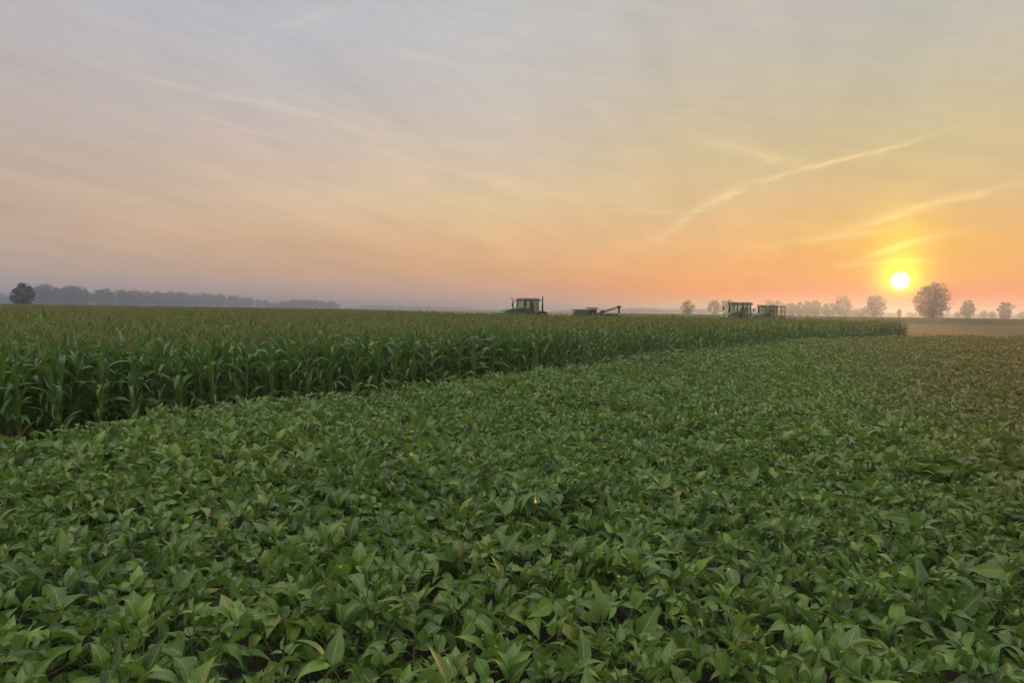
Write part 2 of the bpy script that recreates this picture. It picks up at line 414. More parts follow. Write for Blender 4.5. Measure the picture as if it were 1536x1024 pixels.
def corn_plant(seed, lod):
    """returns (stalk, foliage, tassel) MBs of one corn plant"""
    rg = np.random.default_rng(seed); st = MB(); fo = MB(); ta = MB()
    H = rg.uniform(1.44, 1.66); lean = rg.normal(0, 0.07, 2)
    P = lambda h: np.array([lean[0] * (h / H) ** 2, lean[1] * (h / H) ** 2, h])
    zs = np.linspace(0, H, 7 if lod == 0 else 3)
    tube(st, [P(z) for z in zs], np.linspace(0.016, 0.008, len(zs)), 6 if lod == 0 else 4)
    nl = {0: 15, 1: 12, 2: 7}[lod]; A = rg.uniform(0, 6.28)
    nr, nc = {0: (10, 2), 1: (6, 2), 2: (4, 1)}[lod]
    for i in range(nl):
        f = i / (nl - 1)
        h = (0.24 + 0.76 * f) * H * 0.97 if lod < 2 else (0.55 + 0.45 * f) * H * 0.97
        az = A + PI * i + rg.normal(0, 0.38)
        ff = h / H
        ln = (0.30 + 0.36 * math.sin(PI * min(1, 0.15 + 0.72 * ff))) * rg.uniform(0.85, 1.1)
        if ff > 0.86: ln *= 0.62
        up = rg.uniform(1.15, 1.5) if ff > 0.4 else rg.uniform(0.7, 1.25)
        bend = rg.uniform(0.5, 1.9) if ff < 0.8 else rg.uniform(0.2, 1.1)
        kink = (rg.uniform(0.4, 0.65), rg.uniform(0.9, 1.6)) if rg.random() < 0.48 else None
        V, F, UV = blade(ln, rg.uniform(0.070, 0.105) * (0.72 if ff > 0.86 else 1), nr, nc, corn_prof, bend, rg.uniform(0.15, 0.45), 0.10 if lod == 0 else 0.0, rg, i, rg.normal(0, 0.8), kink)
        fo.add(orient(V, az, up, rg.normal(0, 0.1), P(h)), F, UV)
        # the sheath wraps the stalk below the blade
        if lod == 0: tube(st, [P(max(h - 0.13, 0.01)), P(h)], [0.017 - 0.006 * ff, 0.018 - 0.006 * ff], 6)
    T = P(H); tl = rg.uniform(0.27, 0.38)
    n = 4 if lod == 0 else 3; w = {0: 0.006, 1: 0.008, 2: 0.011}[lod]
    tube(ta, [T, T + (0.0, 0, tl * 0.5), T + (rg.normal(0, 0.015), rg.normal(0, 0.015), tl)], [w * 0.7, w, w * 0.45], n)
    for k in range({0: 9, 1: 7, 2: 5}[lod]):
        a = rg.uniform(0, 6.28); sp = rg.uniform(0.25, 0.75); bl = tl * rg.uniform(0.45, 0.75); b0 = T + (0, 0, tl * rg.uniform(0.12, 0.42))
        d = np.array([math.cos(a) * math.sin(sp), math.sin(a) * math.sin(sp), math.cos(sp)])
        e = b0 + d * bl + np.array([0, 0, -0.03 * rg.random()])
        tube(ta, [b0, b0 + d * bl * 0.55 + (0, 0, 0.012), e], [w * 0.6, w * 0.9, w * 0.4], n)
    return st, fo, ta

def joined(name, mbs, mats):
    mb = MB()
    for k, p in enumerate(mbs):
        n = mb.n
        mb.v += p.v; mb.uv += p.uv; mb.f += [tuple(i + n for i in q) for q in p.f]; mb.m += [k] * len(p.f); mb.n += p.n
    return mb.mesh(name, mats)

# ------------------------------------------------------------------ scatter (uncountable masses only)
def scatter(name, P, rot, scl, idx, kinds, label, cat):
    """one object: points instanced with the meshes in KINDS through geometry nodes"""
    coll = bpy.data.collections.new(name + '_kinds')
    for i, me in enumerate(kinds):
        coll.objects.link(bpy.data.objects.new('%s_kind_%02d' % (name, i), me))
    me = bpy.data.meshes.new(name); me.from_pydata(np.asarray(P).tolist(), [], [])
    for an, tp, arr in (('rot', 'FLOAT_VECTOR', rot), ('scl', 'FLOAT', scl), ('idx', 'INT', idx)):
        a = me.attributes.new(an, tp, 'POINT')
        a.data.foreach_set('vector' if tp == 'FLOAT_VECTOR' else 'value', np.ascontiguousarray(arr, dtype=np.int32 if tp == 'INT' else np.float32).ravel())
    o = link(name, me)
    ng = bpy.data.node_groups.new(name + '_nodes', 'GeometryNodeTree')
    ng.interface.new_socket('Geometry', in_out='INPUT', socket_type='NodeSocketGeometry')
    ng.interface.new_socket('Geometry', in_out='OUTPUT', socket_type='NodeSocketGeometry')
    N = ng.nodes.new; L = ng.links.new
    gi, go = N('NodeGroupInput'), N('NodeGroupOutput')
    ci = N('GeometryNodeCollectionInfo'); ci.inputs['Collection'].default_value = coll
    ci.inputs['Separate Children'].default_value = True; ci.inputs['Reset Children'].default_value = True
    ip = N('GeometryNodeInstanceOnPoints'); ip.inputs['Pick Instance'].default_value = True
    def attr(n, tp):
        a = N('GeometryNodeInputNamedAttribute'); a.data_type = tp; a.inputs[0].default_value = n
        return a.outputs['Attribute']
    er = N('FunctionNodeEulerToRotation')
    L(attr('rot', 'FLOAT_VECTOR'), er.inputs[0]); L(er.outputs[0], ip.inputs['Rotation'])
    L(attr('scl', 'FLOAT'), ip.inputs['Scale']); L(attr('idx', 'INT'), ip.inputs['Instance Index'])
    L(gi.outputs[0], ip.inputs['Points']); L(ci.outputs[0], ip.inputs['Instance']); L(ip.outputs[0], go.inputs[0])
    md = o.modifiers.new('scatter', 'NODES'); md.node_group = ng
    return tag(o, label, cat, kind='stuff')

# ------------------------------------------------------------------ soybeans
def jgrid(x0, x1, y0, y1, sx, sy, jit, rot=0.0):
    xs = np.arange(x0, x1, sx); ys = np.arange(y0, y1, sy)
    X, Y = np.meshgrid(xs, ys); P = np.stack([X.ravel(), Y.ravel()], 1)
    P = P + rng.uniform(-jit, jit, P.shape) * np.array([sx, sy])
    if rot:
        c, s = math.cos(rot), math.sin(rot); P = P @ np.array([[c, s], [-s, c]])
    return P
def wedge(P, k=0.70, m=3.0, y0=1.0):
    return (np.abs(P[:, 0]) < k * P[:, 1] + m) & (P[:, 1] > y0)

soyP = []
for (d0, d1, s) in ((0.9, 9.0, 0.244), (9.0, 20.0, 0.275), (20.0, 62.0, 0.30)):
    P = jgrid(-16, 60, 0, 64, s, s, 0.48)
    P = P[(P[:, 1] >= d0) & (P[:, 1] < d1) & wedge(P)]
    soyP.append(P[in_poly(P, SOY_POLY) & (dist_line(P, EDGE) > 0.12)])
def soy_z(P):
    drop = np.clip(1 - dist_line(P, EDGE) / 0.9, 0, 1)
    return -0.13 * drop + smooth_noise(P, 5.5, 3) * 0.045 + smooth_noise(P, 1.3, 4) * 0.03
P = jgrid(26, 74, 53, 64, 0.45, 0.5, 0.5); P = P[~in_poly(P, SOY_POLY) & ~in_poly(P, CORN_POLY) & (P[:, 0] > 30.2)]
soyP[2] = np.concatenate([soyP[2], P[rng.random(len(P)) < np.exp(-(P[:, 1] - (53.6 + 0.1 * (P[:, 0] - 29))) / 1.6) * 0.6]])
allP = np.concatenate(soyP)
lodi = np.concatenate([np.full(len(p), i) for i, p in enumerate(soyP)])
px, py, dep = project(np.c_[allP, np.full(len(allP), 0.72)])
inframe = (px > -25) & (px < 1561) & (py < 1050)
order = np.argsort(np.where(inframe & (lodi == 0), dep, 1e9))
indiv = np.zeros(len(allP), bool); indiv[order[:300]] = True
heights = 1.0 + soy_z(allP) / 0.65 + rng.normal(0, 0.065, len(allP))

NV = 9
near_parts = []
for i in range(NV):
    st, fo = soy_plant(100 + i, 0)
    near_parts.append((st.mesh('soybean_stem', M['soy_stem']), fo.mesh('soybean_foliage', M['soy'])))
protos = []
for i in range(NV):
    t = empty('soybean_plant'); link('stem', near_parts[i][0], t); link('foliage', near_parts[i][1], t)
    tag(t, 'low green soybean plant with pointed oval leaves at the near end of the bean field', 'soybean plant', 'soybean plants at the near end of the field')
    protos.append(t)
used = set()
for j in np.nonzero(indiv)[0]:
    k = int(rng.integers(NV)); o = protos[k] if k not in used else copy_tree(protos[k]); used.add(k)
    o.location = (allP[j, 0], allP[j, 1], 0.0); o.rotation_euler = (rng.normal(0, .06), rng.normal(0, .06), rng.uniform(0, 6.28))
    s = float(heights[j]); o.scale = (s, s, s)

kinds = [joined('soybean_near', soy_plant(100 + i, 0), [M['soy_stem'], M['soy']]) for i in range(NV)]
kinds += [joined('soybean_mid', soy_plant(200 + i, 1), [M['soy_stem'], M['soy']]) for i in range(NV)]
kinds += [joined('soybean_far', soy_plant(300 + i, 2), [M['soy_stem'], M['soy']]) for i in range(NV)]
r = ~indiv; n = int(r.sum())
rot = np.stack([rng.normal(0, .06, n), rng.normal(0, .06, n), rng.uniform(0, 6.28, n)], 1)
sc = heights[r] * np.where(lodi[r] == 2, 1.12, 1.04)
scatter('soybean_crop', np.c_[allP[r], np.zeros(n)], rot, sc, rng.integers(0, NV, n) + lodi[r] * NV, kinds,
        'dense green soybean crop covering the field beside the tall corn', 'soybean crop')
print('soy', len(allP))

# ------------------------------------------------------------------ corn
RANG = math.atan2(0.61, -0.79)          # rows run away from the field edge
cornP = []
for (d0, d1, sx, sy) in ((0, 24, 0.17, 0.62), (24, 80, 0.24, 0.74), (80, 430, 0.55, 0.9)):
    X1 = 560 if d1 > 100 else 170
    P = jgrid(-X1, X1, -X1, X1, sx, sy, 0.14 if d1 < 100 else 0.4, RANG)
    P = P[(P[:, 1] >= d0) & (P[:, 1] < d1) & wedge(P, 0.72, 5.0, 1.0)]
    P = P[in_poly(P, CORN_POLY)]
    P = P[dist_line(P, EDGE) > 0.80]
    if d1 > 100:
        keep = rng.random(len(P)) < np.clip(150.0 / P[:, 1], 0.25, 1.0); P = P[keep]
    cornP.append(P)
P = np.stack([np.random.default_rng(5).uniform(25.5, 29.3, 150), np.random.default_rng(6).uniform(51.5, 59.0, 150)], 1)     # ragged corner of the field
P = P[in_poly(P, CORN_POLY) & (dist_line(P, EDGE) > 0.7)]; cornP[1] = np.concatenate([cornP[1], P])
cP = np.concatenate(cornP); cl = np.concatenate([np.full(len(p), i) for i, p in enumerate(cornP)])
px, py, dep = project(np.c_[cP, np.full(len(cP), 1.2)])
inframe = (px > -20) & (px < 1556)
de = dist_line(cP, EDGE)
order = np.argsort(np.where(inframe & (cl == 0) & (de < 3.2), dep + 1.3 * de, 1e9))
ind = np.zeros(len(cP), bool); ind[order[:300]] = True
ch = 1.0 + smooth_noise(cP, 9.0, 8) * 0.022 + rng.normal(0, 0.05, len(cP))
parts = []
for i in range(NV):
    st, fo, ta = corn_plant(500 + i, 0)
    t = empty('corn_plant')
    link('stalk', st.mesh('corn_stalk', M['stalk']), t); link('foliage', fo.mesh('corn_foliage', M['corn']), t); link('tassel', ta.mesh('corn_tassel', M['tassel']), t)
    tag(t, 'tall green corn plant with tan tassel at the corn field edge by the beans', 'corn plant', 'corn plants along the edge of the corn field')
    parts.append(t)
used = set()
for j in np.nonzero(ind)[0]:
    k = int(rng.integers(NV)); o = parts[k] if k not in used else copy_tree(parts[k]); used.add(k)
    o.location = (cP[j, 0], cP[j, 1], 0.0); o.rotation_euler = (rng.normal(0, .03), rng.normal(0, .03), rng.uniform(0, 6.28))
    s = float(ch[j]); o.scale = (s, s, s)
kinds = [joined('corn_near', corn_plant(500 + i, 0), [M['stalk'], M['corn'], M['tassel']]) for i in range(NV)]
kinds += [joined('corn_mid', corn_plant(600 + i, 1), [M['stalk'], M['corn'], M['tassel']]) for i in range(NV)]
kinds += [joined('corn_far', corn_plant(700 + i, 2), [M['stalk'], M['corn'], M['tassel']]) for i in range(NV)]
r = ~ind; n = int(r.sum())
rot = np.stack([rng.normal(0, .035, n), rng.normal(0, .035, n), rng.uniform(0, 6.28, n)], 1)
scatter('corn_crop', np.c_[cP[r], np.zeros(n)], rot, ch[r], rng.integers(0, NV, n) + cl[r] * NV, kinds,
        'wide field of ripening corn with tan tassels stretching back to the trees', 'corn crop')
print('corn', [len(p) for p in cornP])

# a strip of low crop far off on the right and stubble between
def in_strip(P): return (P[:, 1] > 200 + 0.02 * P[:, 0]) & (P[:, 1] < 380) & (P[:, 0] > 40) & (P[:, 0] < 0.75 * P[:, 1] + 5)
P = jgrid(40, 300, 195, 385, 1.1, 1.3, 0.45); P = P[in_strip(P)]; n = len(P)
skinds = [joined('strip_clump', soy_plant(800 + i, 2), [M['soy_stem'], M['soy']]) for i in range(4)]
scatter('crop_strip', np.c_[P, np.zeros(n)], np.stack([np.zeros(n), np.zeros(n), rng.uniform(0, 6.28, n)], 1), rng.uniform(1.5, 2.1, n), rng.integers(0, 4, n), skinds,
        'low dark strip of crop beyond the pale stubble under the big tree', 'crop strip')
def tuft(seed):
    rg = np.random.default_rng(seed); mb = MB()
    for k in range(26):
        a = rg.uniform(0, 6.28); b = rg.uniform(0, .45); h = rg.uniform(.12, .32); x, y = rg.normal(0, .35, 2)
        d = np.array([math.cos(a) * math.sin(b), math.sin(a) * math.sin(b), math.cos(b)]); w = np.array([-math.sin(a), math.cos(a), 0]) * 0.012
        p = np.array([x, y, 0.0]); mb.add([p - w, p + w, p + d * h + w * .3, p + d * h - w * .3], [(0, 1, 2, 3)])
    return mb
M['straw'] = foliage_material('dry_straw', (0.24, 0.17, 0.075), (0.13, 0.12, 0.04), 0.2)
P = jgrid(-30, 180, 50, 205, 0.6, 0.6, 0.5)
P = P[(np.abs(P[:, 0]) < .72 * P[:, 1] + 3) & ~in_poly(P, CORN_POLY) & ~in_poly(P, SOY_POLY) & (dist_line(P, np.concatenate([EDGE[-2:], FAR[:8]])) > 1.0)]
P = P[rng.random(len(P)) < np.clip(70 / P[:, 1], .15, 1)]; n = len(P)
scatter('stubble_grass', np.c_[P, np.zeros(n)], np.stack([np.zeros(n), np.zeros(n), rng.uniform(0, 6.28, n)], 1), rng.uniform(.8, 1.9, n), rng.integers(0, 4, n),
        [tuft(900 + i).mesh('stubble_tuft', M['straw']) for i in range(4)], 'dry straw stubble and grass on the cut field', 'stubble')

# ------------------------------------------------------------------ trees
def tree_mbs(seed, W, H, trunk_h, nl, style='round', leaf=0.55, dens=1.0):
    """a tapered trunk with limbs, and a crown of leaf clumps spread through lobes; W crown width, H height"""
    rg = np.random.default_rng(seed); tr = MB(); cr = MB()
    r0 = 0.022 * H + 0.08
    base = trunk_h
    cz = (base + H) / 2; rz = (H - base) / 2; rx = W / 2
    tube(tr, [(0, 0, 0), (0.02 * W, 0, base * 0.6), (0, 0.01 * W, base + rz * 0.5), (0.01 * W, 0, base + rz * 1.3)], [r0 * 1.25, r0, r0 * 0.7, r0 * 0.25], 8)
    lobes = []
    ga = PI * (3 - math.sqrt(5))
    for i in range(nl):
        u = (i + 0.5) / nl; zc = 1 - 2 * u; th = ga * i + rg.normal(0, 0.25)
        rr = math.sqrt(max(0, 1 - zc * zc)) * rg.uniform(0.50, 0.92)
        zz = zc * rg.uniform(0.66, 0.92)
        if style == 'dome' and zz < -0.3: zz = -0.3 + (zz + 0.3) * 0.5
        p = np.array([math.cos(th) * rr * rx, math.sin(th) * rr * rx, cz + zz * rz])
        lobes.append((p, rg.uniform(0.20, 0.42) * min(rx, rz)))
    lobes.append((np.array([0, 0, cz]), 0.5 * min(rx, rz)))
    for p, lr in lobes:
        st = np.array([0, 0, base + max(0.0, (p[2] - base)) * 0.35]); mid = st * .45 + p * .55 + np.array([0, 0, -0.04 * H])
        tube(tr, [st, mid, p], [r0 * 0.38, r0 * 0.22, r0 * 0.06], 5)
        n = int(150 * dens)
        D = rg.normal(0, 1, (n, 3)); D /= np.linalg.norm(D, axis=1)[:, None]
        rad = lr * rg.uniform(0.35, 1.15, n) ** 0.6
        C = p + D * rad[:, None] * np.array([1.15, 1.15, 0.9])
        for c in C:
            sz = leaf * rg.uniform(0.45, 1.1) * H / 12
            a = rg.normal(0, 1, 3); a /= np.linalg.norm(a); b = np.cross(a, rg.normal(0, 1, 3)); b /= np.linalg.norm(b) + 1e-6
            cr.add([c - a * sz * .5, c + b * sz * .32, c + a * sz * .5, c - b * sz * .32], [(0, 1, 2, 3)])
    V = np.concatenate(cr.v); q0 = np.percentile(V, 1, axis=0); q1 = np.percentile(V, 99, axis=0)
    k = np.array([W / (q1[0] - q0[0]), W / (q1[1] - q0[1]), (H - base * 0.7) / (q1[2] - q0[2])])
    f = lambda a: np.c_[a[:, 0] * k[0], a[:, 1] * k[1], base * 0.7 + (a[:, 2] - q0[2]) * k[2]]
    cr.v = [f(a) for a in cr.v]
    return tr, cr

def tree_proto(name, args, kw, crown, label):
    tr, cr = tree_mbs(*args, **kw)
    t = empty(name); link('trunk', tr.mesh('tree_trunk', M['bark']), t); link('crown', cr.mesh('tree_crown', M[crown], False), t)
    tag(t, label, 'tree'); return t
def place(t, px, Y, rz=0.0, s=1.0, z=0.0, sx=1.0):
    x, y = at_dist(px, Y); t.location = (x, y, z); t.rotation_euler = (0, 0, rz); t.scale = (s * sx, s * sx, s)
    return t

place(tree_proto('broadleaf_tree', (1, 6.7, 8.8, 0.5, 28), dict(leaf=0.6, dens=1.6), 'crown_green',
      'dark green bushy tree standing alone in front of the long grey treeline'), 35, 255)
place(tree_proto('broadleaf_tree', (2, 15.4, 19.6, 0.9, 50), dict(leaf=0.46, dens=1.0), 'crown_brown',
      'big rounded tree with see-through bronze crown beside the setting sun'), 1398, 405)
place(tree_proto('broadleaf_tree', (3, 7.6, 9.2, 1.2, 20), dict(leaf=0.5, dens=1.1), 'crown_green',
      'small round tree alone between the raised boom and the two tractors'), 1031, 420)
# trees on the horizon on the right
rt = [(1071, 20, 451.5, 640, 'round hazy tree just beside the two tractors, pale against the orange sky'),
      (1091, 24, 450.5, 660, 'broad hazy tree rising behind the exhaust pole of the tractor pair'),
      (1163, 40, 451.5, 640, 'wide low domed tree rising behind the rear rack of the second tractor'),
      (1187, 15, 455.5, 700, 'first small hazy tree past the rear rack of the tractors'),
      (1200, 13, 454.5, 720, 'narrow upright hazy tree, second past the rear rack of the tractors'),
      (1211, 14, 453.0, 720, 'slim hazy tree, third past the rear rack of the tractors'),
      (1223, 17, 452.5, 700, 'hazy tree with flat top, fourth past the rear rack of the tractors'),
      (1244, 24, 456.5, 690, 'low bushy hazy tree filling in beside the tall flat-topped tree'),
      (1264, 28, 446.5, 640, 'tall flat-topped hazy tree in the middle of the misty group'),
      (1290, 22, 463.5, 760, 'low hazy bush between two taller misty trees near the sun'),
      (1313, 29, 446.0, 600, 'tall hazy tree with tapering skirt below and beside the sun'),
      (1349, 7, 464.5, 600, 'tiny slim misty tree straight below the sun'),
      (1366, 14, 468.5, 800, 'very low misty bush at the foot of the big bronze tree, towards the sun'),
      (1452, 23, 454.0, 520, 'small open hazy tree, first past the big bronze tree'),
      (1438, 14, 468.5, 760, 'low misty bush between the big bronze tree and the small open tree'),
      (1476, 13, 467.5, 760, 'low misty bush with pointed top past the small open tree'),
      (1489, 12, 468.0, 760, 'low rounded misty bush before the last dense tree'),
      (1508, 21, 457.0, 500, 'small dense hazy tree, second past the big bronze tree'),
      (1535, 16, 469.0, 780, 'low misty bush at the very end of the horizon past all other trees')]
hor = lambda px: 454.2 + px * 22.0 / 1536
for i, (px_, w_, top, Y, lab) in enumerate(rt):
    Y *= 1.2; w_ *= 0.85 if px_ < 1400 else 0.74
    k = math.hypot(Y, at_dist(px_, Y)[0]) * 0 + Y / F_PX * math.sqrt(1 + ((px_ - 768) / F_PX) ** 2) * 0.97
    H_ = (hor(px_) - top) * k + CAM_H; W_ = w_ * k
    low = H_ < 7
    place(tree_proto('broadleaf_tree' if not low else 'bush', (20 + i, W_, H_, 0.2 if low else 0.06 * H_, 14 if low else 22), dict(leaf=0.75, dens=0.8), 'crown_green', lab), px_, Y)

# long treeline on the left: look-alike trees, one after another
tl = []
tops = [(-40, 440), (0, 443), (20, 444), (56, 432), (66, 431), (76, 431.5), (90, 435), (107, 433.5), (128, 436), (140, 452), (151, 436), (165, 438), (180, 438), (192, 439.5), (207, 438.5), (240, 440), (262, 440.5), (285, 442), (300, 441), (318, 442.5), (340, 444), (360, 446), (380, 448.5), (398, 449.5)]
tp = np.array(tops)
protos = [tree_proto('treeline_tree', (60 + i, [17, 15, 18, 14][i], 17.5, 1.0, 20), dict(leaf=0.8, dens=0.9), 'crown_green',
          'blue-grey hazy tree in the long treeline beyond the corn') for i in range(4)]
used = set(); cnt = 0
xs = [-30, -15, 2, 14, 22] + list([58, 68, 76, 90, 101, 109, 122, 131]) + list(np.arange(150, 402, 10.3))
for x in xs:
    x = float(x) + rng.uniform(-2, 2); top = float(np.interp(x, tp[:, 0], tp[:, 1])) + rng.uniform(-0.6, 1.6)
    Y = float(np.interp(x, [-30, 25, 50, 140, 400], [1350, 1350, 800, 900, 1380]))
    k = Y / F_PX * math.sqrt(1 + ((x - 768) / F_PX) ** 2)
    H_ = max(6.0, (hor(x) - top) * k + CAM_H)
    q = int(rng.integers(4)); t = protos[q] if q not in used else copy_tree(protos[q]); used.add(q)
    place(t, x, Y + rng.uniform(-25, 25), rng.uniform(0, 6.28), H_ / 17.5, sx=rng.uniform(0.85, 1.1)); cnt += 1
    tag(t, 'blue-grey hazy tree in the long treeline beyond the corn', 'tree', 'trees of the long treeline beyond the corn')
protos = [tree_proto('treeline_tree', (70 + i, [16, 14, 17][i], 15, 0.8, 16), dict(leaf=0.9, dens=0.8), 'crown_green',
          'pale hazy tree in the shorter clump past the end of the long treeline') for i in range(3)]
used = set()
for x, top in ((403, 455), (412, 454), (421, 453), (430, 452), (438, 451), (447, 450.5), (456, 450), (465, 450), (473, 450.5), (482, 452), (491, 453), (498, 452.5), (506, 456), (520, 460)):
    Y = 1280 + rng.uniform(-40, 40); k = Y / F_PX * math.sqrt(1 + ((x - 768) / F_PX) ** 2)
    H_ = (hor(x) - top) * k + CAM_H
    q = int(rng.integers(3)); t = protos[q] if q not in used else copy_tree(protos[q]); used.add(q)
    place(t, x, Y, rng.uniform(0, 6.28), H_ / 15, sx=rng.uniform(0.9, 1.2))
    tag(t, 'pale hazy tree in the shorter clump past the end of the long treeline', 'tree', 'trees of the short clump past the long treeline')

# faint woods on the horizon that read as one mass
wood = [joined('wood_kind', tree_mbs(80 + i, 14, 12, 1.5, 9, leaf=1.0, dens=0.5), [M['bark'], M['crown_green']]) for i in range(3)]
WP = []; WS = []
for x0, x1, Y0, tops in ((525, 760, 2000, [(525, 460), (560, 457.5), (600, 459), (640, 459.5), (680, 460.5), (720, 463), (760, 464)]),
                         (830, 1065, 1500, [(830, 465), (880, 463.5), (930, 462.5), (965, 461.5), (990, 463), (1025, 464), (1065, 463)]),
                         (1095, 1345, 1350, [(1095, 464), (1160, 462), (1240, 463), (1345, 470)]),
                         (1370, 1560, 1500, [(1370, 471), (1420, 471.5), (1560, 473)]),
                         (-60, 60, 1900, [(-60, 449), (60, 449)])):
    tpp = np.array(tops)
    for x in np.arange(x0, x1, 3.2):
        Y = Y0 + rng.uniform(-120, 120); k = Y / F_PX * math.sqrt(1 + ((x - 768) / F_PX) ** 2)
        H_ = max(4, (hor(x) - np.interp(x, tpp[:, 0], tpp[:, 1])) * k * rng.uniform(.8, 1.1) + CAM_H)
        WP.append((*at_dist(x, Y), 0)); WS.append(H_ / 12)
n = len(WP)
scatter('distant_woods', WP, np.stack([np.zeros(n), np.zeros(n), rng.uniform(0, 6.28, n)], 1), WS, rng.integers(0, 3, n), wood, 'faint line of woods along the hazy horizon', 'woods')

# ------------------------------------------------------------------ machines
def wheel(parent, c, rad, w, nl=18):
    ro = empty('wheel'); ro.parent = parent; ro.location = c
    mb = MB(); h = w / 2
    lathe_y(mb, [(rad * .62, -h * .9), (rad * .9, -h), (rad * .97, -h * .8), (rad * .97, h * .8), (rad * .9, h), (rad * .62, h * .9)], (0, 0, 0), 36)
    for k in range(nl):
        for s in (-1, 1):
            a = 2 * PI * (k + (0.25 if s > 0 else -0.25)) / nl
            box(mb, (math.cos(a) * rad * .985, s * h * .45, math.sin(a) * rad * .985), (0.07, h * 0.95, 0.06), 0, ry=-a)
    link('tyre', mb.mesh('tyre', M['tyre'], False), ro)
    mb = MB(); lathe_y(mb, [(rad * .61, -h * .92), (rad * .55, -h * .92), (rad * .5, -h * .5), (rad * .18, -h * .4), (rad * .16, -h * .7), (rad * .16, h * .7), (rad * .18, h * .4), (rad * .5, h * .5), (rad * .55, h * .92), (rad * .61, h * .92)], (0, 0, 0), 28)
    link('rim', mb.mesh('rim', M['yellow']), ro)

def pane(parent, quad, th=0.012):
    q = [Vector(p) for p in quad]; nrm = (q[1] - q[0]).cross(q[3] - q[0]).normalized() * th
    V = [tuple(p) for p in q] + [tuple(p + nrm) for p in q]
    mb = MB(); mb.add(V, [(3, 2, 1, 0), (4, 5, 6, 7), (0, 1, 5, 4), (1, 2, 6, 5), (2, 3, 7, 6), (3, 0, 4, 7)])
    link('window', mb.mesh('cab_window', M['glass'], False), parent)

